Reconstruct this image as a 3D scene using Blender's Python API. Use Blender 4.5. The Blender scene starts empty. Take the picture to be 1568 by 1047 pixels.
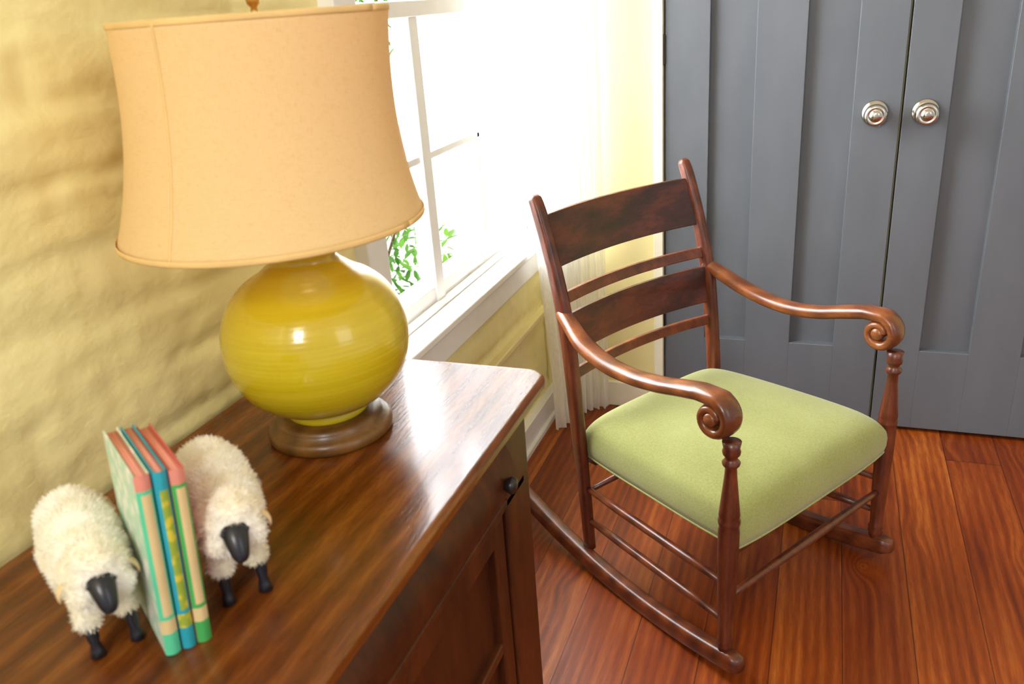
import bpy, bmesh, math, random
from mathutils import Vector, Matrix, noise
random.seed(7)
S=bpy.context.scene
S.view_settings.view_transform='Standard'
S.view_settings.exposure=0.0

def lin(r,g,b):
    f=lambda c:(c/255/12.92) if c/255<=.04045 else ((c/255+.055)/1.055)**2.4
    return (f(r),f(g),f(b),1)

# ---------------------------------------------------------------- materials
class NT:
    def __init__(s,name):
        s.m=bpy.data.materials.new(name);s.m.use_nodes=True;s.t=s.m.node_tree
        s.b=s.t.nodes['Principled BSDF'];s.out=s.t.nodes['Material Output']
    def n(s,t,**k):
        x=s.t.nodes.new(t)
        for a,v in k.items(): setattr(x,a,v)
        return x
    def l(s,a,b): s.t.links.new(a,b)
    def coord(s,scale=(1,1,1),kind='Object'):
        tc=s.n('ShaderNodeTexCoord');mp=s.n('ShaderNodeMapping');mp.inputs['Scale'].default_value=scale
        s.l(tc.outputs[kind],mp.inputs[0]);return mp.outputs[0]
    def noise(s,vec,scale=5,detail=4,rough=.5,dist=0):
        x=s.n('ShaderNodeTexNoise');x.inputs['Scale'].default_value=scale;x.inputs['Detail'].default_value=detail
        x.inputs['Roughness'].default_value=rough;x.inputs['Distortion'].default_value=dist
        s.l(vec,x.inputs['Vector']);return x.outputs['Fac']
    def ramp(s,fac,stops):
        r=s.n('ShaderNodeValToRGB');e=r.color_ramp.elements
        while len(e)<len(stops): e.new(.5)
        for i,(p,c) in enumerate(stops): e[i].position=p;e[i].color=c
        s.l(fac,r.inputs[0]);return r.outputs[0]
    def mix(s,f,a,b,mode='MIX'):
        x=s.n('ShaderNodeMixRGB',blend_type=mode)
        for i,v in ((0,f),(1,a),(2,b)):
            if hasattr(v,'is_output'): s.l(v,x.inputs[i])
            else: x.inputs[i].default_value=v
        return x.outputs[0]
    def math(s,op,a,b=0.0):
        x=s.n('ShaderNodeMath',operation=op)
        for i,v in ((0,a),(1,b)):
            if hasattr(v,'is_output'): s.l(v,x.inputs[i])
            else: x.inputs[i].default_value=v
        return x.outputs[0]
    def bump(s,h,strength=.3,dist=.002):
        x=s.n('ShaderNodeBump');x.inputs['Strength'].default_value=strength;x.inputs['Distance'].default_value=dist
        s.l(h,x.inputs['Height']);s.l(x.outputs[0],s.b.inputs['Normal'])
    def set(s,col=None,rough=None,metal=None,coat=None,coatr=None,spec=None,sheen=None):
        b=s.b
        if col is not None:
            if hasattr(col,'is_output'): s.l(col,b.inputs['Base Color'])
            else: b.inputs['Base Color'].default_value=col
        for k,v in (('Roughness',rough),('Metallic',metal),('Coat Weight',coat),('Coat Roughness',coatr),('Specular IOR Level',spec),('Sheen Weight',sheen)):
            if v is not None:
                if hasattr(v,'is_output'): s.l(v,b.inputs[k])
                else: b.inputs[k].default_value=v

def simple(name,c,rough=.5,metal=0,var=.08,vs=20,bumpd=0,coat=0):
    t=NT(name);v=t.coord();f=t.noise(v,vs,3)
    d=tuple(x*(1-var) for x in c[:3])+(1,);u=tuple(min(1,x*(1+var)) for x in c[:3])+(1,)
    t.set(t.ramp(f,[(.3,d),(.7,u)]),rough,metal,coat)
    if bumpd: t.bump(t.noise(v,vs*6,3),.4,bumpd)
    return t.m
def wood(name,dark,mid,light,stretch,scale=1,rough=.32,coat=.25,coatr=.15,bump=.0005,wv=.15,fine=.45,spec=.5):
    t=NT(name);v=t.coord(stretch)
    f1=t.noise(v,1.6*scale,5,.55,.8);f2=t.noise(v,26*scale,3,.6,.2);f3=t.noise(v,7*scale,4,.6,1.0)
    w=t.n('ShaderNodeTexWave');w.inputs['Scale'].default_value=1.1*scale;w.inputs['Distortion'].default_value=6;w.inputs['Detail'].default_value=2;w.inputs['Detail Scale'].default_value=.8
    t.l(v,w.inputs['Vector'])
    f=t.math('ADD',t.math('ADD',t.math('MULTIPLY',f1,.5),t.math('MULTIPLY',f3,.5-wv)),t.math('MULTIPLY',w.outputs['Fac'],wv))
    c=t.ramp(f,[(.3,dark),(.48,mid),(.68,light)])
    c2=t.mix(t.math('MULTIPLY',t.math('SUBTRACT',f2,.4),fine*2),c,dark)
    t.set(c2,rough,0,coat,coatr,spec);t.bump(f2,.3,bump)
    return t.m

M={}
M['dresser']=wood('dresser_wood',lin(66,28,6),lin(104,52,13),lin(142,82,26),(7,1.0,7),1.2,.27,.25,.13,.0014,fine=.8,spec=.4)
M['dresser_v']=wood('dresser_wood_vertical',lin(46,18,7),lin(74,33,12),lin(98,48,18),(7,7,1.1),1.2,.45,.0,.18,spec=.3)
M['mahog']=wood('chair_mahogany',lin(62,26,15),lin(100,47,24),lin(132,68,36),(3,8,8),1.5,.35,.25,.15)
M['mahog_v']=wood('chair_mahogany_post',lin(60,24,14),lin(94,42,23),lin(124,60,33),(8,8,2),1.5,.35,.25,.15)
M['mahog_s']=wood('chair_mahogany_slat',lin(34,11,8),lin(66,26,17),lin(108,46,24),(4,1.8,5),2.0,.35,.25,.15)
M['arm']=wood('chair_arm_wood',lin(78,38,18),lin(116,62,31),lin(154,90,48),(2.5,8,8),1.5,.3,.35,.15)
M['lampfoot']=wood('lamp_foot_wood',lin(74,44,12),lin(102,66,22),lin(128,86,34),(5,5,5),1.2,.38,.2,.2)
M['dark_metal']=simple('dark_knob_paint',lin(34,26,28),.3)
M['white']=simple('white_trim_paint',lin(243,243,240),.4,var=.02)
M['cream']=simple('cream_trim_paint',lin(240,234,210),.45,var=.03)
M['brass']=simple('aged_brass',lin(206,176,110),.3,1)
M['nickel']=simple('satin_nickel',lin(205,200,192),.2,1,var=.03)
M['black']=simple('black_painted_resin',lin(30,31,40),.3,var=.1)
M['tan']=simple('tan_leather_ear',lin(232,206,160),.8)

def m_wall(name,base,disp=True):
    t=NT(name);v=t.coord()
    f=t.noise(v,3.2,5,.6);g=t.noise(v,45,4,.6)
    a=tuple(x*.9 for x in base[:3])+(1,);b=tuple(min(1,x*1.06) for x in base[:3])+(1,)
    t.set(t.ramp(f,[(.3,a),(.7,b)]),.5);t.bump(t.math('ADD',t.math('MULTIPLY',g,.3),t.noise(t.coord((1,1,1.8)),13,4,.5)),.5 if disp else .12,.008 if disp else .001)
    return t.m
M['wall']=m_wall('yellow_painted_masonry',lin(251,237,172))
M['wall2']=m_wall('yellow_painted_plaster',lin(242,229,166),False)
M['ceil']=m_wall('ceiling_paint',lin(240,236,220),False)

def m_floor():
    t=NT('heart_pine_floorboards');tc=t.n('ShaderNodeTexCoord');sp=t.n('ShaderNodeSeparateXYZ');t.l(tc.outputs['Object'],sp.inputs[0])
    xs=t.math('DIVIDE',t.math('ADD',sp.outputs[0],5.03),.135);idx=t.math('FLOOR',xs);fr=t.math('FRACT',xs)
    wn=t.n('ShaderNodeTexWhiteNoise',noise_dimensions='1D');t.l(idx,wn.inputs['W'])
    ys=t.math('ADD',t.math('DIVIDE',sp.outputs[1],2.3),t.math('MULTIPLY',wn.outputs['Value'],7));yi=t.math('FLOOR',ys);yf=t.math('FRACT',ys)
    wn2=t.n('ShaderNodeTexWhiteNoise',noise_dimensions='2D');cb0=t.n('ShaderNodeCombineXYZ');t.l(idx,cb0.inputs[0]);t.l(yi,cb0.inputs[1]);t.l(cb0.outputs[0],wn2.inputs['Vector'])
    r=wn2.outputs['Value']
    cb=t.n('ShaderNodeCombineXYZ')
    t.l(t.math('ADD',t.math('MULTIPLY',sp.outputs[0],9),t.math('MULTIPLY',r,31)),cb.inputs[0])
    t.l(t.math('ADD',t.math('MULTIPLY',sp.outputs[1],.75),t.math('MULTIPLY',r,17)),cb.inputs[1])
    cbk=t.n('ShaderNodeCombineXYZ');t.l(t.math('MULTIPLY',sp.outputs[0],5.2),cbk.inputs[0]);t.l(t.math('MULTIPLY',sp.outputs[1],3.4),cbk.inputs[1])
    vk=t.n('ShaderNodeTexVoronoi');vk.inputs['Scale'].default_value=1.0;t.l(cbk.outputs[0],vk.inputs['Vector'])
    near=t.math('MULTIPLY',t.math('POWER',t.math('SUBTRACT',1,t.math('MINIMUM',vk.outputs['Distance'],1)),9),.9)
    cb2=t.n('ShaderNodeCombineXYZ');t.l(near,cb2.inputs[0])
    va=t.n('ShaderNodeVectorMath',operation='ADD');t.l(cb.outputs[0],va.inputs[0]);t.l(cb2.outputs[0],va.inputs[1]);cv=va.outputs[0]
    f1=t.noise(cv,1.8,5,.66,.6);f2=t.noise(cb.outputs[0],24,4,.65,.2)
    w=t.n('ShaderNodeTexWave');w.inputs['Scale'].default_value=1.6;w.inputs['Distortion'].default_value=4.5;w.inputs['Detail'].default_value=3;w.inputs['Detail Scale'].default_value=.9;t.l(cv,w.inputs['Vector'])
    f=t.math('ADD',t.math('MULTIPLY',f1,.86),t.math('MULTIPLY',w.outputs['Fac'],.12))
    c=t.ramp(f,[(.3,lin(118,48,9)),(.5,lin(164,80,20)),(.68,lin(198,116,46))])
    tint=t.ramp(r,[(0,lin(172,132,116)),(.5,lin(228,212,196)),(1,lin(255,255,250))])
    c=t.mix(1,c,tint,'MULTIPLY')
    c=t.mix(t.math('MULTIPLY',t.math('SUBTRACT',f2,.38),1.3),c,lin(92,34,8))
    kd=t.math('ADD',vk.outputs['Distance'],t.math('MULTIPLY',t.noise(cb.outputs[0],7,2),.06))
    sc=t.n('ShaderNodeSeparateColor');t.l(vk.outputs['Color'],sc.inputs[0])
    pick=t.math('LESS_THAN',sc.outputs[0],.6)
    kn=t.math('MULTIPLY',t.ramp(kd,[(.085,(1,1,1,1)),(.15,(0,0,0,1))]),pick)
    c=t.mix(t.math('MULTIPLY',kn,.85),c,lin(48,16,6))
    gap=t.math('MINIMUM',t.math('ADD',t.math('LESS_THAN',fr,.017),t.math('LESS_THAN',yf,.0013)),1)
    c=t.mix(t.math('MULTIPLY',gap,.75),c,lin(54,18,8))
    t.set(c,t.ramp(f2,[(.3,(.33,.33,.33,1)),(.7,(.5,.5,.5,1))]),0,.08,.22,.4);t.bump(t.math('SUBTRACT',f2,t.math('MULTIPLY',gap,2)),.3,.0008)
    return t.m
M['floor']=m_floor()
def m_door():
    t=NT('grey_door_paint');v=t.coord((3,3,1));f=t.noise(v,4,3)
    t.set(t.ramp(f,[(.3,lin(96,100,106)),(.7,lin(102,106,112))]),.36,spec=.4);t.bump(t.noise(t.coord((30,30,2)),8,3),.12,.0004);return t.m
M['door']=m_door()
def m_ball():
    t=NT('mustard_glazed_ceramic');tc=t.n('ShaderNodeTexCoord');sp=t.n('ShaderNodeSeparateXYZ');t.l(tc.outputs['Object'],sp.inputs[0])
    z=sp.outputs[2];v=t.coord((1.5,1.5,30));n=t.noise(v,4,3)
    c=t.ramp(n,[(.3,lin(196,172,18)),(.7,lin(208,187,40))])
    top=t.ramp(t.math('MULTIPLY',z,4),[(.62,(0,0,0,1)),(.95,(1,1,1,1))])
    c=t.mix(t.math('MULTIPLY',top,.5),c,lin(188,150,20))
    t.set(c,.2,0,.5,.06)
    w=t.math('SINE',t.math('MULTIPLY',z,1100));t.bump(t.math('ADD',w,t.math('MULTIPLY',n,3)),.14,.0003);return t.m
M['ball']=m_ball()
def m_shade():
    t=NT('linen_lampshade');a=t.noise(t.coord((40,40,300)),3,2);b=t.noise(t.coord((300,300,40)),3,2)
    f=t.math('ADD',a,b);col=t.ramp(f,[(.7,lin(242,216,152)),(1.2,lin(248,226,168))])
    t.set(col,.85);t.bump(f,.12,.0003)
    tr=t.n('ShaderNodeBsdfTranslucent');t.l(t.mix(1,col,lin(255,216,130),'MULTIPLY'),tr.inputs[0])
    mx=t.n('ShaderNodeMixShader');mx.inputs[0].default_value=.3;t.l(t.b.outputs[0],mx.inputs[1]);t.l(tr.outputs[0],mx.inputs[2]);t.l(mx.outputs[0],t.out.inputs[0]);return t.m
M['shade']=m_shade()
M['shadetrim']=simple('lampshade_edge_tape',lin(232,196,130),.85)
def m_seat():
    t=NT('sage_green_upholstery');v=t.coord();a=t.noise(v,260,3,.7);b=t.noise(v,7,3)
    f=t.math('ADD',t.math('MULTIPLY',a,.6),t.math('MULTIPLY',b,.4))
    t.set(t.ramp(f,[(.35,lin(142,146,80)),(.65,lin(164,169,104))]),.95,sheen=.25);t.bump(a,.35,.0008);return t.m
M['seat']=m_seat()
def m_wool():
    t=NT('cream_wool');v=t.coord();b=t.noise(v,30,3)
    t.set(t.ramp(b,[(.3,lin(244,234,206)),(.6,lin(253,250,240))]),1,sheen=.4);return t.m
M['wool']=m_wool()
def m_curtain():
    t=NT('sheer_white_curtain');a=t.noise(t.coord((200,200,3)),2,2)
    t.set(lin(253,252,248),.9)
    tr=t.n('ShaderNodeBsdfTranslucent');tr.inputs[0].default_value=lin(255,255,252)
    tp=t.n('ShaderNodeBsdfTransparent')
    mx=t.n('ShaderNodeMixShader');mx.inputs[0].default_value=.55;t.l(t.b.outputs[0],mx.inputs[1]);t.l(tr.outputs[0],mx.inputs[2])
    m2=t.n('ShaderNodeMixShader');t.l(t.math('MULTIPLY',a,.3),m2.inputs[0]);t.l(mx.outputs[0],m2.inputs[1]);t.l(tp.outputs[0],m2.inputs[2]);t.l(m2.outputs[0],t.out.inputs[0]);return t.m
M['curtain']=m_curtain()
def m_glass():
    t=NT('window_glass');g=t.n('ShaderNodeBsdfGlossy');g.inputs['Roughness'].default_value=.02;tp=t.n('ShaderNodeBsdfTransparent')
    mx=t.n('ShaderNodeMixShader');mx.inputs[0].default_value=.05;t.l(tp.outputs[0],mx.inputs[1]);t.l(g.outputs[0],mx.inputs[2]);t.l(mx.outputs[0],t.out.inputs[0]);return t.m
M['glass']=m_glass()
def m_leaf():
    t=NT('shrub_leaf');f=t.noise(t.coord(),9,2);c=t.ramp(f,[(.3,lin(50,108,30)),(.7,lin(116,172,60))]);t.set(c,.6)
    tr=t.n('ShaderNodeBsdfTranslucent');t.l(c,tr.inputs[0]);mx=t.n('ShaderNodeMixShader');mx.inputs[0].default_value=.5;t.l(t.b.outputs[0],mx.inputs[1]);t.l(tr.outputs[0],mx.inputs[2]);t.l(mx.outputs[0],t.out.inputs[0]);return t.m
M['leaf']=m_leaf()

# ---------------------------------------------------------------- mesh helpers
def empty(name,loc=(0,0,0),rot=0):
    o=bpy.data.objects.new(name,None);S.collection.objects.link(o);o.location=loc;o.rotation_euler=(0,0,rot);o.empty_display_size=.05;return o
def obj(name,bm,mat,parent=None,smooth=True,bevel=0,sub=0,seg=2,autos=None):
    me=bpy.data.meshes.new(name);bmesh.ops.recalc_face_normals(bm,faces=bm.faces);bm.to_mesh(me);bm.free()
    o=bpy.data.objects.new(name,me);S.collection.objects.link(o)
    for m in (mat if isinstance(mat,list) else [mat]): me.materials.append(m)
    if smooth: me.shade_smooth()
    if parent: o.parent=parent
    if bevel:
        b=o.modifiers.new('bev','BEVEL');b.width=bevel;b.segments=seg;b.limit_method='ANGLE';b.harden_normals=True
    if sub:
        s=o.modifiers.new('sub','SUBSURF');s.levels=sub;s.render_levels=sub
    return o
def bx(bm,x0,x1,y0,y1,z0,z1,mi=0):
    vs=[bm.verts.new((x,y,z)) for x in(x0,x1) for y in(y0,y1) for z in(z0,z1)]
    for f in((0,1,3,2),(4,6,7,5),(0,4,5,1),(2,3,7,6),(0,2,6,4),(1,5,7,3)):
        fc=bm.faces.new([vs[i] for i in f]);fc.material_index=mi
def boxes(name,lst,mat,parent=None,bevel=.003,smooth=True):
    bm=bmesh.new()
    for b in lst: bx(bm,*b)
    return obj(name,bm,mat,parent,smooth=smooth,bevel=bevel)
def lathe_bm(bm,prof,n=40,mtx=None,mi=0):
    rings=[]
    for r,z in prof:
        if r<1e-6: rings.append([bm.verts.new((0,0,z))])
        else: rings.append([bm.verts.new((r*math.cos(2*math.pi*i/n),r*math.sin(2*math.pi*i/n),z)) for i in range(n)])
    for a,b in zip(rings,rings[1:]):
        for i in range(n):
            j=(i+1)%n
            if len(a)==1 and len(b)==1: continue
            if len(a)==1: f=bm.faces.new((a[0],b[i],b[j]))
            elif len(b)==1: f=bm.faces.new((a[i],a[j],b[0]))
            else: f=bm.faces.new((a[i],a[j],b[j],b[i]))
            f.material_index=mi
    if mtx is not None: bmesh.ops.transform(bm,matrix=mtx,verts=[v for r in rings for v in r])
def catmull(pts,k=6):
    P=[Vector(p) for p in pts];out=[]
    for i in range(len(P)-1):
        p0=P[max(i-1,0)];p1=P[i];p2=P[i+1];p3=P[min(i+2,len(P)-1)]
        for j in range(k):
            t=j/k;out.append(.5*((2*p1)+(p2-p0)*t+(2*p0-5*p1+4*p2-p3)*t*t+(3*p1-p0-3*p2+p3)*t**3))
    out.append(P[-1]);return out
def sweep(bm,pts,sizes,side=(0,1,0),n=14,ex=2.0,mi=0):
    side=Vector(side);rings=[]
    for i,p in enumerate(pts):
        t=(Vector(pts[min(i+1,len(pts)-1)])-Vector(pts[max(i-1,0)])).normalized()
        nn=t.cross(side).normalized();ss=nn.cross(t).normalized()
        a,b=sizes[i] if isinstance(sizes,list) else sizes
        r=[]
        for k in range(n):
            th=2*math.pi*(k+.5)/n;c=math.cos(th);s=math.sin(th)
            c=math.copysign(abs(c)**(2/ex),c);s=math.copysign(abs(s)**(2/ex),s)
            r.append(bm.verts.new(Vector(p)+ss*a*c+nn*b*s))
        rings.append(r)
    for a,b in zip(rings,rings[1:]):
        for k in range(n):
            j=(k+1)%n;f=bm.faces.new((a[k],a[j],b[j],b[k]));f.material_index=mi
    bm.faces.new(rings[0]);bm.faces.new(rings[-1])
def rod(bm,a,b,prof,n=16):
    a=Vector(a);b=Vector(b);d=b-a;L=d.length
    q=d.to_track_quat('Z','Y').to_matrix().to_4x4()
    pr=[(0,0)]+[(r,t*L) for r,t in prof]+[(0,L)]
    lathe_bm(bm,pr,n,Matrix.Translation(a)@q)
def lerp_sizes(keys,n):
    out=[]
    for i in range(n):
        t=i/(n-1)*(len(keys)-1);k=min(int(t),len(keys)-2);u=t-k
        out.append(tuple(keys[k][j]*(1-u)+keys[k+1][j]*u for j in range(2)))
    return out

# ---------------------------------------------------------------- room
XW=-.796; YD=2.404
boxes('floor',[(-.95,3.2,-1.6,2.6,-.06,0)],M['floor'],bevel=0,smooth=False)
boxes('ceiling',[(-.95,3.2,-1.6,2.6,2.6,2.7)],M['ceil'],bevel=0,smooth=False)
OY0,OY1,OZ0,OZ1=1.345,2.315,.583,1.90
bm=bmesh.new()
bx(bm,-.95,XW-.024,-1.6,OY0,0,2.6);bx(bm,-.95,XW-.024,OY1,2.6,0,2.6)
bx(bm,-.95,XW-.024,OY0,OY1,0,OZ0);bx(bm,-.95,XW-.024,OY0,OY1,OZ1,2.6)
st=.010
ys=[-1.0+i*st for i in range(int((2.43+1.0)/st))]
zs=[i*st for i in range(int(2.6/st)+2)]
def snap(v,t,h=st/2+1e-6):
    for x in t:
        if abs(v-x)<h: return x
    return v
ys=[snap(y,(OY0,OY1)) for y in ys];zs=[snap(z,(OZ0,OZ1)) for z in zs]
def wdisp(y,z):
    zz=z+.022*noise.noise(Vector((y*2.4,z*2,3)))+.0125*y
    row=math.floor(zz/.085);fz=zz/.085-row
    yy=y+ (row%2)*.11+.03*noise.noise(Vector((y*4,row*3.1,0)))
    fy=(yy/.23)%1
    d=-.009*math.exp(-((min(fz,1-fz)/.13)**2))*max(0,.5+1.2*noise.noise(Vector((y*3,z*3,9))))
    d+=-.004*math.exp(-((min(fy,1-fy)/.06)**2))*max(0,.4+noise.noise(Vector((y*5,z*4,19))))
    d+=.008*noise.noise(Vector((y*3.5,z*8,1.3)))+.0045*noise.noise(Vector((y*9,z*22,5)))+.0022*noise.noise(Vector((y*34,z*52,5)))+.005*noise.noise(Vector((row*7.7,math.floor(yy/.23)*5.3,2)))*min(1,min(fz,1-fz)/.2)
    dy=max(OY0-y,y-OY1,0);dz=max(OZ0-z,z-OZ1,0);e=min(1,math.hypot(dy,dz)/.10)
    if z<.38: d=d*.4+.003
    d*=e
    if y<1.06 and z<1.3: d-=.001
    return max(-.020,min(d,.0105))
V={}
for i,y in enumerate(ys):
    for j,z in enumerate(zs): V[i,j]=bm.verts.new((XW+wdisp(y,z),y,z))
for i in range(len(ys)-1):
    for j in range(len(zs)-1):
        yc=(ys[i]+ys[i+1])/2;zc=(zs[j]+zs[j+1])/2
        if OY0<yc<OY1 and OZ0<zc<OZ1: continue
        bm.faces.new((V[i,j],V[i+1,j],V[i+1,j+1],V[i,j+1]))
bmesh.ops.delete(bm,geom=[v for v in bm.verts if not v.link_faces],context='VERTS')
obj('wall_left',bm,M['wall'])
boxes('wall_back',[(-.808,-.462,YD,YD+.15,0,2.6),(-.462,.80,YD,YD+.15,2.06,2.6),(.80,3.2,YD,YD+.15,0,2.6),(-.462,.8,YD+.06,YD+.15,0,2.06)],M['wall2'],bevel=0,smooth=False)
boxes('trim_1',[(-.462,-.434,YD-.014,YD+.05,0,2.06),(-.462,.822,YD-.014,YD+.05,2.045,2.075),(.792,.822,YD-.014,YD+.05,0,2.06)],M['cream'],bevel=.003)
boxes('baseboard_left',[(XW-.01,-.768,1.07,YD,0,.085),(XW-.01,-.757,1.07,YD,0,.018)],M['white'],bevel=.003)
boxes('baseboard_back',[(-.757,-.464,YD-.014,YD+.001,0,.085)],M['cream'],bevel=.003)
boxes('trim_2',[(XW-.01,-.772,1.07,YD-.001,.352,.372)],M['wall2'],bevel=.005)

# window
w=empty('window_1',(0,0,0))
boxes('casing',[(XW-.02,-.768,OY0-.07,OY0+.004,.60,1.97),(XW-.02,-.768,OY1-.004,OY1+.07,.60,1.97),(XW-.02,-.764,OY0-.08,OY1+.075,1.895,1.98)],M['white'],w,.004)
boxes('jamb',[(-.95,-.777,OY0-.002,OY0+.018,OZ0,OZ1),(-.95,-.777,OY1-.018,OY1+.002,OZ0,OZ1),(-.95,-.777,OY0,OY1,OZ1-.018,OZ1)],M['white'],w,.003)
boxes('stool',[(-.96,-.748,OY0-.08,OY1+.07,.585,.606)],M['white'],w,.006)
boxes('apron',[(XW-.01,-.766,OY0-.06,OY1+.06,.515,.585)],M['white'],w,.004)
gy=[1.378,1.675,1.972,2.269];zb=[.657,.947,1.25,1.545,1.85]
sx0,sx1=-.857,-.822
L=[(sx0,sx1,OY0+.016,gy[0],.606,1.885),(sx0,sx1,gy[3],OY1-.016,.606,1.885),
   (sx0,sx1,gy[0],gy[3],.606,.658),(sx0-.004,sx1+.012,gy[0],gy[3],1.236,1.268),(sx0,sx1,gy[0],gy[3],1.845,1.885),
   (sx0,sx1+.006,1.634,1.676,.62,1.86)]
boxes('sash',L,M['white'],w,.003)
L=[(sx0+.008,sx1-.002,gy[2]-.009,gy[2]+.009,.65,1.86)]
for z in (zb[1],zb[3]): L.append((sx0+.008,sx1-.002,gy[0]-.003,gy[3]+.003,z-.009,z+.009))
boxes('muntins',L,M['white'],w,.004)
boxes('sash_stop',[(sx1,sx1+.018,OY0+.016,OY0+.03,.606,1.885),(sx1,sx1+.018,OY1-.03,OY1-.016,.606,1.885),(sx1,sx1+.014,OY0+.016,OY1-.016,.606,.622)],M['white'],w,.003)
boxes('glass',[(-.841,-.838,gy[0]-.004,gy[3]+.004,.65,1.86)],M['glass'],w,0,False)

# curtain
c=empty('sheer_curtain')
bm=bmesh.new();NU,NV=160,60;G={}
for j in range(NV+1):
    v=j/NV;z=.012+v*2.10
    k=min(1,max(0,z/1.0))
    a=Vector((-.728,2.165-.145*k*k*(3-2*k)));b=Vector((-.605,2.365))
    mid=Vector((-.712,2.335))
    for i in range(NU+1):
        u=i/NU
        p=(1-u)**2*a+2*u*(1-u)*mid+u*u*b
        d=(2*(1-u)*(mid-a)+2*u*(b-mid)).normalized();nn=Vector((-d.y,d.x))
        amp=.011*(1-.3*v);ph=u*2*math.pi*8.5+.6*math.sin(z*2+u*5)
        p=p-nn*(.012-amp*math.sin(ph)-.004*math.sin(ph*2.3+z*3))
        G[i,j]=bm.verts.new((p.x,p.y,z))
for i in range(NU):
    for j in range(NV): bm.faces.new((G[i,j],G[i+1,j],G[i+1,j+1],G[i,j+1]))
obj('panel',bm,M['curtain'],c)
bm=bmesh.new();rod(bm,(-.705,1.2,2.115),(-.705,2.39,2.115),[(.009,0),(.009,1)])
for y in (1.3,2.375): rod(bm,(-.782,y,2.115),(-.705,y,2.115),[(.006,0),(.006,1)],10)
obj('rod',bm,M['brass'],c)

# doors
def door(name,x0,panels,kx):
    e=empty(name);x1=x0+.606
    L=[(x0,x1,YD+.024,YD+.05,.012,2.04)]
    xs=[x0]+[v for p in panels for v in p]+[x1]
    for i in range(0,len(xs),2): L.append((xs[i],xs[i+1],YD,YD+.027,.012,2.04))
    for p in panels:
        L.append((p[0]-.001,p[1]+.001,YD,YD+.027,.012,.257));L.append((p[0]-.001,p[1]+.001,YD,YD+.027,1.90,2.04))
    boxes('slab',L,M['door'],e,.002)
    bm=bmesh.new()
    pr=[(0,0),(.031,0),(.0325,.003),(.031,.007),(.022,.010),(.012,.012),(.011,.03),(.014,.034),(.024,.037),(.0285,.045),(.0285,.052),(.025,.059),(.019,.062),(.0175,.060),(.014,.0605),(.012,.064),(.006,.066),(0,.066)]
    lathe_bm(bm,pr,40,Matrix.Translation((kx,YD,.918))@Matrix.Rotation(math.pi/2,4,'X'))
    obj('knob',bm,M['nickel'],e)
    return e
d1=door('door_1',-.430,[(-.309,-.189),(-.062,.061)],.115)
d2=door('door_2',.182,[(.290,.414),(.540,.664)],.234)
boxes('hinge',[(-.436,-.428,YD-.006,YD+.012,1.06,1.14),(-.436,-.428,YD-.006,YD+.012,.25,.33)],M['dark_metal'],d1,.002)

# outside shrub + ground
sh=empty('shrub',(-2.0,3.2,-.15))
bm=bmesh.new()
def leafs(bm,n,c,r,sz):
    for i in range(n):
        d=Vector((random.gauss(0,1),random.gauss(0,1),random.gauss(0,1)));d.normalize();d*=random.random()**.5
        p=Vector(c)+Vector((d.x*r[0],d.y*r[1],d.z*r[2]))
        R=Matrix.Rotation(random.uniform(0,6.28),3,'Z')@Matrix.Rotation(random.uniform(-1.2,1.2),3,'X')
        s=sz*random.uniform(.6,1.3)
        vs=[bm.verts.new(p+R@Vector(q)*s) for q in((0,-1,0),(.42,-.2,.1),(.3,.5,.12),(0,1,0),(-.3,.5,.12),(-.42,-.2,.1))]
        bm.faces.new(vs)
leafs(bm,1000,(0,.02,.30),(.5,.5,.46),.034)
leafs(bm,420,(.0,.14,1.42),(.3,.28,.36),.032)
obj('leaves',bm,M['leaf'],sh,smooth=False)
bm=bmesh.new()
for a,b in (((0,0,0),(.05,.1,1.5)),((0,0,0),(-.25,-.2,.6)),((0,0,0),(.25,-.3,.55)),((.02,.05,.8),(.2,.2,1.55)),((0,0,0),(.1,.3,.5))): rod(bm,a,b,[(.014,0),(.005,1)],8)
obj('branches',bm,M['arm'],sh)
boxes('ground_outside',[(-8,-.951,-4,10,-.2,-.15)],simple('pale_gravel',lin(215,215,205),.9),bevel=0,smooth=False)

# ---------------------------------------------------------------- dresser
ZT=.743
d=empty('dresser')
bm=bmesh.new()
x0,x1,y0,y1=-.784,-.360,-.16,1.066
pts=[(x0,y0),(x0,y1)]
R=.035
for k in range(9):
    a=math.pi/2*(1-k/8);pts.append((x1-R+R*math.cos(a),y1-R+R*math.sin(a)))
for k in range(9):
    a=-math.pi/2*k/8;pts.append((x1-R+R*math.cos(a),y0+R+R*math.sin(a)))
lo=[bm.verts.new((x,y,ZT-.024)) for x,y in pts];hi=[bm.verts.new((x,y,ZT)) for x,y in pts]
bm.faces.new(hi);bm.faces.new(lo[::-1])
for i in range(len(pts)):
    j=(i+1)%len(pts);bm.faces.new((lo[i],lo[j],hi[j],hi[i]))
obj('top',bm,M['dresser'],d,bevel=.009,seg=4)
bX=-.395;bY=1.035
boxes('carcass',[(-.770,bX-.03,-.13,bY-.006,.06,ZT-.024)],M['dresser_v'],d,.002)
L=[]
for y in ((-.13,-.08),(.40,.45),(.935,bY)): L.append((bX-.05,bX,y[0],y[1],.0,ZT-.024))
L+=[(-.768,-.72,bY-.05,bY,0,ZT-.024),(-.768,-.72,-.13,-.08,0,ZT-.024)]
L+=[(bX-.045,bX,-.1,bY-.02,.575,.592),(bX-.045,bX,-.1,bY-.02,.07,.11),(bX-.045,bX,-.1,bY-.02,ZT-.04,ZT-.024)]
L+=[(-.75,bX-.02,bY-.03,bY-.001,.06,.12),(-.75,bX-.02,bY-.03,bY-.001,.62,ZT-.024)]
boxes('posts_and_rails',L,M['dresser_v'],d,.004)
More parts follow.
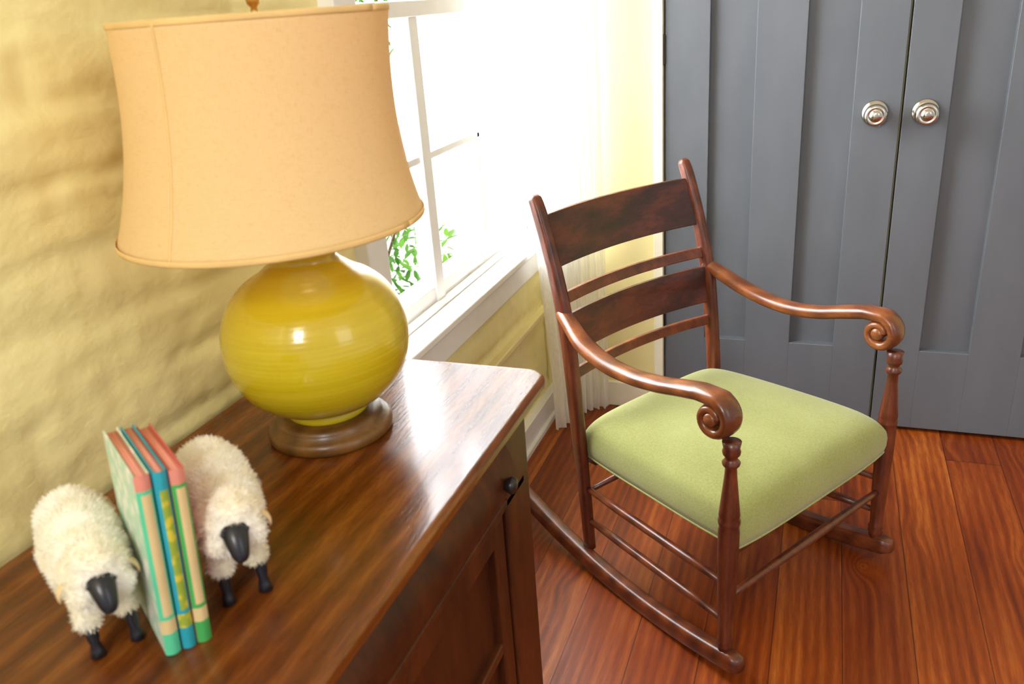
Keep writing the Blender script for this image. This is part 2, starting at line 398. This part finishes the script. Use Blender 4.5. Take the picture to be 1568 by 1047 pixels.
for k,(ya,yb) in enumerate(((-.078,.398),(.452,.933))):
    bm=bmesh.new();pr=[]
    for i in range(13):
        t=i/12;z=.594+t*.108;pr.append((bX-.006+.026*math.sin(math.pi*min(1,t*1.0))**.7 if 0<t<1 else bX-.006,z))
    A=[bm.verts.new((x,ya+.002,z)) for x,z in pr];B=[bm.verts.new((x,yb-.002,z)) for x,z in pr]
    for i in range(12): bm.faces.new((A[i],B[i],B[i+1],A[i+1]))
    bm.faces.new(A);bm.faces.new(B[::-1])
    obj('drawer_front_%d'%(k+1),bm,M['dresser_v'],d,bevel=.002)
    boxes('door_frame_%d'%(k+1),[(bX-.03,bX-.004,ya+.003,ya+.06,.113,.572),(bX-.03,bX-.004,yb-.04,yb-.003,.113,.572),(bX-.03,bX-.005,ya+.05,yb-.03,.113,.17),(bX-.03,bX-.005,ya+.05,yb-.03,.535,.572),(bX-.03,bX-.018,ya+.05,yb-.03,.15,.55),(bX-.03,bX-.006,ya+.055,yb-.035,.345,.365)],M['dresser_v'],d,.004)
    bm=bmesh.new()
    for yy in (ya+.05,yb-.042):
        rod(bm,(bX+.010,yy,.648),(bX+.036,yy,.648),[(.006,0),(.006,.3),(.010,.5),(.0125,.75),(.010,.95)],16)
    obj('knobs_%d'%(k+1),bm,M['dark_metal'],d)

# ---------------------------------------------------------------- lamp
l=empty('table_lamp',(-.590,.826,ZT))
bm=bmesh.new()
lathe_bm(bm,[(0,0),(.078,0),(.081,.004),(.081,.012),(.077,.017),(.070,.019),(.069,.024),(.066,.029),(.055,.031),(0,.031)],64);obj('wood_foot',bm,M['lampfoot'],l)
pr=[(0,.030),(.050,.030),(.053,.033),(.053,.040),(.050,.044)]
for i in range(1,32):
    a=-math.pi/2+math.pi*i/32;r=.1165*abs(math.cos(a))**.86;z=.132+.098*math.copysign(abs(math.sin(a))**.93,math.sin(a))
    if r>.051: pr.append((r,z))
pr+=[(.046,.231),(.040,.238),(.042,.245),(.044,.250),(.040,.254),(0,.255)]
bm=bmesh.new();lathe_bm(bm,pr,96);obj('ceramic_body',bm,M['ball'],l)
bm=bmesh.new();lathe_bm(bm,[(0,.25),(.03,.25),(.028,.258),(.01,.262),(.008,.30),(.016,.303),(.016,.345),(0,.346)],32)
hp=catmull([(0,.02,.30),(0,.055,.36),(0,.062,.42),(0,.035,.49),(0,0,.505),(0,-.035,.49),(0,-.062,.42),(0,-.055,.36),(0,-.02,.30)],5)
sweep(bm,hp,(.0018,.0018),(1,0,0),8)
zb0,zt0=.284,.515
SB=Vector((-.015,-.020));ST=Vector((-.008,-.006))
def shade_r(t): return .1445+.0315*(1-t)**2.6+.0045*t**3
for a in (math.pi/2+.3,math.pi*7/6+.3,math.pi*11/6+.3): rod(bm,(ST.x,ST.y,.508),(ST.x+.146*math.cos(a),ST.y+.146*math.sin(a),.511),[(.0018,0),(.0018,1)],8)
lathe_bm(bm,[(0,.500),(.011,.503),(.011,.507),(.005,.511),(.0035,.521),(.007,.525),(.008,.531),(.005,.537),(.0035,.542),(.005,.549),(0,.556)],24,Matrix.Translation((-.006,-.003,0)))
obj('harp_and_finial',bm,M['brass'],l)
def sc_(t): return SB*(1-t)+ST*t
bm=bmesh.new();N=96;K=24
outer=[(shade_r(i/K),zb0+(zt0-zb0)*i/K,i/K) for i in range(K+1)]
inner=[(r-.0022,z,t) for r,z,t in outer[::-1]]
prof=outer+inner
rings=[[bm.verts.new((sc_(t).x+r*math.cos(2*math.pi*i/N),sc_(t).y+r*math.sin(2*math.pi*i/N),z)) for i in range(N)] for r,z,t in prof]
rings.append(rings[0])
for a,b in zip(rings,rings[1:]):
    for i in range(N):
        j=(i+1)%N;bm.faces.new((a[i],a[j],b[j],b[i]))
obj('shade',bm,M['shade'],l)
bm=bmesh.new()
for ang in (-92,88):
    a=math.radians(ang);sweep(bm,[(sc_(t).x+(r+.0003)*math.cos(a),sc_(t).y+(r+.0003)*math.sin(a),z) for r,z,t in outer],(.0015,.0008),(math.sin(a),-math.cos(a),0),8)
for z,r,cc in ((zb0+.003,outer[0][0],SB),(zt0-.003,outer[-1][0],ST)):
    ring=[(cc.x+r*math.cos(t*math.pi/36),cc.y+r*math.sin(t*math.pi/36),z) for t in range(73)]
    sweep(bm,ring,(.0035,.0009),(0,0,1),8)
obj('shade_trim',bm,M['shadetrim'],l)
bl=bpy.data.lights.new('bulb','POINT');bl.energy=.14;bl.color=(1,.8,.5);bl.shadow_soft_size=.03
b=bpy.data.objects.new('bulb',bl);S.collection.objects.link(b);b.parent=l;b.location=(0,0,.39)

# ---------------------------------------------------------------- books
FW=Vector((.83,-.55)).normalized();NR=Vector((.55,.83)).normalized();HD=math.atan2(FW.y,FW.x)
def m_pages():
    t=NT('book_pages');f=t.noise(t.coord((1,400,1)),3,2);t.set(t.ramp(f,[(.35,lin(206,120,104)),(.65,lin(232,164,140))]),.8);return t.m
M['paper']=m_pages()
def m_pattern(name,a,b,sc):
    t=NT(name);v=t.n('ShaderNodeTexVoronoi');v.inputs['Scale'].default_value=sc;t.l(t.coord(),v.inputs['Vector'])
    t.set(t.ramp(v.outputs['Distance'],[(.3,a),(.5,b)]),.5);return t.m
g=simple('book_mint',lin(90,205,160),.45);te=simple('book_teal',lin(40,160,180),.45)
pk=m_pattern('book_cover_pale',lin(240,240,230),lin(190,222,200),60)
yl=m_pattern('book_yellow',lin(212,196,60),lin(150,170,60),110);cr=simple('book_cream',lin(222,196,144),.5)
gr2=simple('book_leaf_green',lin(70,170,90),.45);red=simple('book_red',lin(205,96,92),.5)
pink=simple('book_pink_cap',lin(222,140,124),.5)
def book(name,off,th,cover,topc,main,rib,foot,wd,ht,depthoff=0,lean=4.0):
    p=Vector((-.508,.421))+NR*off+FW*depthoff
    e=empty(name,(p.x,p.y,ZT+.0003+th/2*math.sin(math.radians(lean))));e.rotation_euler=(math.radians(-lean),0,HD)
    boxes('cover',[(-wd,0,-th/2,-th/2+.0015,0,ht),(-wd,0,th/2-.0015,th/2,0,ht)],cover,e,.0005)
    boxes('pages',[(-wd+.004,-.001,-th/2+.0015,th/2-.0015,.003,ht-.002)],M['paper'],e,0)
    bm=bmesh.new();n=8
    zl=[0,.022,.036,.040,ht*.90,ht*.92,ht];mi=[3,1,2,1,2,0];cols=[]
    for z in zl: cols.append([bm.verts.new((.003*math.sin(math.pi*i/n),-th/2+th*i/n,z)) for i in range(n+1)])
    for k in range(6):
        for i in range(n):
            f=bm.faces.new((cols[k][i],cols[k][i+1],cols[k+1][i+1],cols[k+1][i]));f.material_index=mi[k]
            if k==3 and i in(0,1,n-1): f.material_index=2
    obj('spine',bm,[topc,main,rib,foot],e)
    return e
book('childrens_book',.003,.0128,pk,pink,cr,g,g,.108,.176)
book('childrens_book',.0168,.0112,te,te,yl,te,te,.108,.175,.001)
book('childrens_book',.0298,.0122,red,pink,cr,gr2,gr2,.106,.172,.002)

# ---------------------------------------------------------------- sheep
def sheep(name,loc,hd,headyaw,sc=1.0):
    e=empty(name,(loc[0],loc[1],ZT+.0015),hd);e.scale=(sc,sc,sc)
    bm=bmesh.new()
    def blob(c,r):
        bmesh.ops.create_icosphere(bm,subdivisions=3,radius=1,matrix=Matrix.Translation(c)@Matrix.Diagonal((*r,1)))
    blob((-.014,0,.079),(.054,.035,.041));blob((-.048,0,.082),(.031,.033,.037));blob((.018,0,.078),(.032,.033,.037))
    blob((.028,0,.058),(.022,.026,.024));blob((-.05,0,.064),(.024,.028,.026))
    blob((-.082,0,.082),(.010,.009,.014))
    for y in(-.015,.015):
        blob((.036,y,.040),(.012,.011,.016));blob((-.052,y,.044),(.014,.013,.02))
    hy=Matrix.Translation((.040,0,.094))@Matrix.Rotation(headyaw,4,'Z')
    def hb(c,r):
        bmesh.ops.create_icosphere(bm,subdivisions=3,radius=1,matrix=hy@Matrix.Translation(c)@Matrix.Diagonal((*r,1)))
    hb((.010,0,-.003),(.026,.0265,.025));hb((.019,.0125,-.016),(.014,.013,.017));hb((.019,-.0125,-.016),(.014,.013,.017));hb((.022,0,.009),(.015,.018,.012));hb((.018,0,-.024),(.014,.016,.012))
    o=obj('wool',bm,M['wool'],e)
    r=o.modifiers.new('rm','REMESH');r.mode='VOXEL';r.voxel_size=.0020;r.use_smooth_shade=True
    s=o.modifiers.new('sm','SMOOTH');s.iterations=8;s.factor=.6
    for nm,ns,st_ in(('a',.018,.005),('b',.006,.0018)):
        tx=bpy.data.textures.new(name+nm,'CLOUDS');tx.noise_scale=ns;tx.noise_depth=1
        dm=o.modifiers.new(nm,'DISPLACE');dm.texture=tx;dm.strength=st_;dm.mid_level=.5;dm.texture_coords='LOCAL'
    bpy.context.view_layer.update()
    ev=o.evaluated_get(bpy.context.evaluated_depsgraph_get());me=ev.to_mesh()
    pts=[(v.co.copy(),v.normal.copy()) for v in me.vertices];ev.to_mesh_clear()
    rnd=random.Random(3);bm=bmesh.new();n=min(len(pts),16000)
    for co,no in rnd.sample(pts,n):
        t=Vector((rnd.gauss(0,1),rnd.gauss(0,1),rnd.gauss(0,1)));side=no.cross(t)
        if side.length<1e-4: continue
        side.normalize();up=(no+t*.38).normalized();Ln=rnd.uniform(.0025,.0055);wdt=.00035
        mid=co+up*Ln*.55;tip=mid+(up+t.normalized()*.7).normalized()*Ln*.45
        a=bm.verts.new(co-no*.001-side*wdt);b=bm.verts.new(co-no*.001+side*wdt);c1=bm.verts.new(mid+side*wdt*.8);c2=bm.verts.new(mid-side*wdt*.8);d_=bm.verts.new(tip)
        bm.faces.new((a,b,c1,c2));bm.faces.new((c2,c1,d_))
    mm=bpy.data.meshes.new('fleece');bm.to_mesh(mm);bm.free();mm.materials.append(M['wool']);fo=bpy.data.objects.new('fleece',mm);S.collection.objects.link(fo);fo.parent=e
    bm=bmesh.new()
    path=[Vector(p) for p in((.024,0,-.002),(.032,0,-.005),(.039,0,-.010),(.044,0,-.017),(.048,0,-.024),(.050,0,-.027))]
    sweep(bm,[hy@p for p in path],[(.011,.010),(.0120,.0105),(.0105,.0098),(.0085,.008),(.007,.0068),(.003,.003)],hy.to_3x3()@Vector((0,1,0)),16)
    for y in(-.0098,.0098): bmesh.ops.create_icosphere(bm,subdivisions=2,radius=.0024,matrix=hy@Matrix.Translation((.037,y,-.004)))
    obj('face',bm,M['black'],e,sub=1)
    bm=bmesh.new()
    for sg in(-1,1):
        pts=[hy@Vector(p) for p in((.012,sg*.023,-.006),(.012,sg*.029,-.009),(.012,sg*.032,-.016),(.012,sg*.031,-.024))]
        sweep(bm,pts,[(.004,.002),(.0070,.0022),(.0062,.002),(.002,.001)],hy.to_3x3()@Vector((1,0,0)),12)
    obj('ears',bm,M['tan'],e,sub=1)
    bm=bmesh.new()
    for sg in(-1,1):
        y=sg*.0165
        sweep(bm,[(.038,y,.045),(.039,y,.030),(.0405,y,.021),(.040,y,.012),(.041,y,.006),(.0415,y,0)],[(.0055,.006),(.005,.0052),(.0055,.0058),(.0042,.0044),(.0055,.006),(.0065,.0075)],(0,1,0),12)
        sweep(bm,[(-.050,y,.052),(-.046,y,.036),(-.054,y,.022),(-.053,y,.012),(-.052,y,.006),(-.0515,y,0)],[(.007,.008),(.0055,.006),(.005,.0055),(.0042,.0044),(.0055,.006),(.0065,.0075)],(0,1,0),12)
    obj('legs',bm,M['black'],e)
    return e
sheep('sheep_figurine',(-.596,.439),HD,.0,1.0)
sheep('sheep_figurine',(-.522,.534),HD-.12,-.05,1.05)

# ---------------------------------------------------------------- rocking chair
ch=empty('rocking_chair',(.0251,1.5299,0),-.5605)
def rock_y(x): return .271+(x-.04)*(.271-.222)/.76
def rock_z(x): return (x+.24)**2/(2*1.45)+.022
def interp(t,keys):
    for a,b in zip(keys,keys[1:]):
        if t<=b[0]: 
            u=(t-a[0])/(b[0]-a[0]);return a[1]*(1-u)+b[1]*u
    return keys[-1][1]
stile=[(-.428,.05),(-.434,.2),(-.444,.363),(-.456,.5),(-.471,.62),(-.500,.733),(-.535,.835),(-.549,.866)]
def stile_x(z): return interp(z,[(b,a) for a,b in stile])
bm_r=bmesh.new();bm_a=bmesh.new();bm_l=bmesh.new();bm_s=bmesh.new()
for sg in(-1,1):
    pts=[(x,sg*rock_y(x),rock_z(x)) for x in [-.76+.80*i/40 for i in range(41)]]
    sz=[(.0175,.0215) for i in range(41)];sz[0]=(.012,.010);sz[-1]=(.014,.014);sz[1]=(.016,.018)
    sweep(bm_r,pts,sz,(0,1,0),16,3.5)
    arm=[(-.478,.232,.630),(-.445,.240,.613),(-.39,.252,.586),(-.32,.257,.566),(-.25,.256,.560),(-.18,.257,.567),(-.12,.262,.581),(-.07,.266,.592)]
    cx_,cz_=-.034,.556
    p=catmull([(a,sg*b,c_) for a,b,c_ in arm],5)
    sizes=lerp_sizes([(.015,.013),(.018,.0145),(.022,.0145),(.0215,.014),(.0205,.014),(.021,.014),(.0225,.014),(.024,.014)],len(p))
    for i in range(1,40):
        th=math.radians(100-i*11.5);r=.036*(1-.62*(i/40))
        if i<3: r=.0365
        p.append((cx_+r*math.cos(th),sg*.267,cz_+r*math.sin(th)))
        u=i/40;sizes.append((.0245-.002*u,.0135*(1-.45*u)))
    sweep(bm_a,p,sizes,(0,1,0),16,2.6)
    rod(bm_a,(cx_,sg*.2425,cz_),(cx_,sg*.2915,cz_),[(.011,0),(.013,.08),(.013,.92),(.011,1)],20)
    pr=[(0,.045),(.0125,.045),(.0135,.07),(.0165,.075),(.0135,.081),(.0165,.087),(.0135,.094),(.0145,.12),(.0175,.20),(.0190,.28),(.0195,.335),(.0175,.345),(.020,.352),(.0205,.358),(.018,.364),(.0195,.370),(.018,.385),(.0145,.42),(.0115,.45),(.0105,.468),(.0155,.474),(.0165,.479),(.012,.485),(.0105,.489),(.0155,.495),(.0165,.501),(.0145,.507),(.017,.520),(0,.522)]
    lathe_bm(bm_l,pr,24,Matrix.Translation((0,sg*.2675,0)))
    sp=catmull([(x,sg*(.224+.008*min(1,z/.35)),z) for x,z in stile],5)
    ss=lerp_sizes([(.012,.013),(.0125,.014),(.014,.016),(.0145,.0165),(.0145,.0165),(.0145,.0145),(.0145,.014),(.0135,.012)],len(sp))
    sp.append(Vector((-.553,sg*.232,.872)));ss.append((.010,.007))
    sweep(bm_l,sp,ss,(0,1,0),16,3)
    for z in(.212,.128): rod(bm_s,(-.432,sg*.226,z),(0,sg*.266,z),[(.0065,0),(.0095,.25),(.0095,.75),(.0065,1)],14)
rod(bm_s,(0,-.266,.183),(0,.266,.183),[(.0065,0),(.0075,.08),(.0105,.5),(.0075,.92),(.0065,1)],16)
rod(bm_s,(-.432,-.226,.20),(-.432,.226,.20),[(.006,0),(.009,.5),(.006,1)],14)
obj('rockers',bm_r,M['mahog'],ch);obj('arms',bm_a,M['arm'],ch);obj('legs_and_posts',bm_l,M['mahog_v'],ch);obj('stretchers',bm_s,M['mahog'],ch)
def slat(name,z0,z1,bow,arch=0,mat=None):
    bm=bmesh.new();N=28;K=8;F={}
    for i in range(N+1):
        y=-.224+.448*i/N;q=1-(y/.224)**2
        for j in range(K+1):
            z=z0+(z1-z0)*j/K+arch*q*(j/K)
            x=stile_x(z)-bow*q
            F[i,j,0]=bm.verts.new((x-.006,y,z));F[i,j,1]=bm.verts.new((x+.006,y,z))
    for i in range(N):
        for j in range(K):
            bm.faces.new((F[i,j,0],F[i+1,j,0],F[i+1,j+1,0],F[i,j+1,0]));bm.faces.new((F[i,j,1],F[i,j+1,1],F[i+1,j+1,1],F[i+1,j,1]))
        bm.faces.new((F[i,0,0],F[i,0,1],F[i+1,0,1],F[i+1,0,0]));bm.faces.new((F[i,K,0],F[i+1,K,0],F[i+1,K,1],F[i,K,1]))
    for i in(0,N):
        for j in range(K): bm.faces.new((F[i,j,0],F[i,j+1,0],F[i,j+1,1],F[i,j,1]))
    obj(name,bm,mat or M['mahog_s'],ch,bevel=.003)
slat('crest_slat',.724,.832,.028);slat('narrow_slat_upper',.646,.670,.028,mat=M['mahog']);slat('wide_slat',.535,.624,.028);slat('narrow_slat_lower',.478,.502,.028,mat=M['mahog'])
# seat
bm=bmesh.new();NX,NY=40,44;F={};zb_=.288
def hw(x): return .222+(x+.45)/.465*.036
for i in range(NX+1):
    u=-1+2*i/NX
    for j in range(NY+1):
        v=-1+2*j/NY
        uu=math.sin(u*math.pi/2);vv=math.sin(v*math.pi/2)
        k=1-.035*(uu*uu*vv*vv)**2
        x_=-.218+.236*uu*k;y_=hw(x_)*vv*k
        r=(1-abs(uu)**8)*(1-abs(vv)**8)
        z=.342+.048*max(0,r)**.5+.022*(1-uu*uu)*(1-vv*vv)
        F[i,j]=bm.verts.new((x_,y_,z))
bd=[(i,0) for i in range(NX)]+[(NX,j) for j in range(NY)]+[(i,NY) for i in range(NX,0,-1)]+[(0,j) for j in range(NY,0,-1)]
for i in range(NX):
    for j in range(NY): bm.faces.new((F[i,j],F[i+1,j],F[i+1,j+1],F[i,j+1]))
prev=[F[k] for k in bd]
for zz,off in((.326,1.016),(.306,1.012),(zb_,.993)):
    low=[]
    for k in bd:
        c0=F[k].co;low.append(bm.verts.new((-.218+(c0.x+.218)*off,c0.y*off,zz)))
    for a in range(len(bd)):
        b_=(a+1)%len(bd);bm.faces.new((prev[a],prev[b_],low[b_],low[a]))
    prev=low
bm.faces.new(prev)
wl=[v.co.copy() for v in prev]
o=obj('upholstered_seat',bm,M['seat'],ch)
sm=o.modifiers.new('s','SMOOTH');sm.iterations=4;sm.factor=.5
bm=bmesh.new()
sweep(bm,[Vector((p.x,p.y,.292)) for p in wl+[wl[0]]],(.0030,.0030),(0,0,1),8)
obj('seat_welt',bm,M['seat'],ch)
boxes('seat_rails',[(-.03,-.002,-.245,.245,.264,.296),(-.45,-.42,-.205,.205,.264,.296)],M['mahog'],ch,.003)

# ---------------------------------------------------------------- world & lights
W=bpy.data.worlds.new('sky');S.world=W;W.use_nodes=True;nt=W.node_tree;bg=nt.nodes['Background']
tc=nt.nodes.new('ShaderNodeTexCoord');sp=nt.nodes.new('ShaderNodeSeparateXYZ');nt.links.new(tc.outputs['Generated'],sp.inputs[0])
mr=nt.nodes.new('ShaderNodeMapRange');mr.inputs[1].default_value=-.1;mr.inputs[2].default_value=-.35;mr.inputs[3].default_value=0;mr.inputs[4].default_value=1;nt.links.new(sp.outputs[0],mr.inputs[0])
rp=nt.nodes.new('ShaderNodeMixRGB');rp.inputs[1].default_value=(.60,.60,.60,1);rp.inputs[2].default_value=(6.5,6.7,7.0,1);nt.links.new(mr.outputs[0],rp.inputs[0]);nt.links.new(rp.outputs[0],bg.inputs[0])
def area(name,loc,target,sx,sy,e,col):
    a=bpy.data.lights.new(name,'AREA');a.shape='RECTANGLE';a.size=sx;a.size_y=sy;a.energy=e;a.color=col
    o=bpy.data.objects.new(name,a);S.collection.objects.link(o);o.location=loc
    o.rotation_euler=(Vector(target)-Vector(loc)).to_track_quat('-Z','Y').to_euler();return o
area('window_daylight',(-1.15,1.75,1.5),(.4,1.7,.4),1.0,1.3,85,(.98,.99,1))
area('room_window_daylight',(-.1,-1.3,2.1),(-.7,.8,.8),.45,.75,27,(1,.99,.95))
area('side_added_softlight',(2.4,-.3,1.9),(-.4,1.2,.7),1.0,1.3,10,(1,.99,.97))  # added soft light from the right for a second highlight, no window modelled there

# ---------------------------------------------------------------- camera
cam=bpy.data.cameras.new('camera');co=bpy.data.objects.new('camera',cam);S.collection.objects.link(co);S.camera=co
cam.sensor_width=36;cam.lens=1269.6/1568*36;cam.clip_start=.01
r=Vector((.93851,.33816,-.06959));u=Vector((-.068,.37867,.92303));bk=Vector((.33848,-.86154,.37838))
m=Matrix(((r.x,u.x,bk.x,0),(r.y,u.y,bk.y,0),(r.z,u.z,bk.z,1.25),(0,0,0,1)))
co.matrix_world=m
cam.dof.use_dof=True;cam.dof.focus_distance=1.75;cam.dof.aperture_fstop=6.3
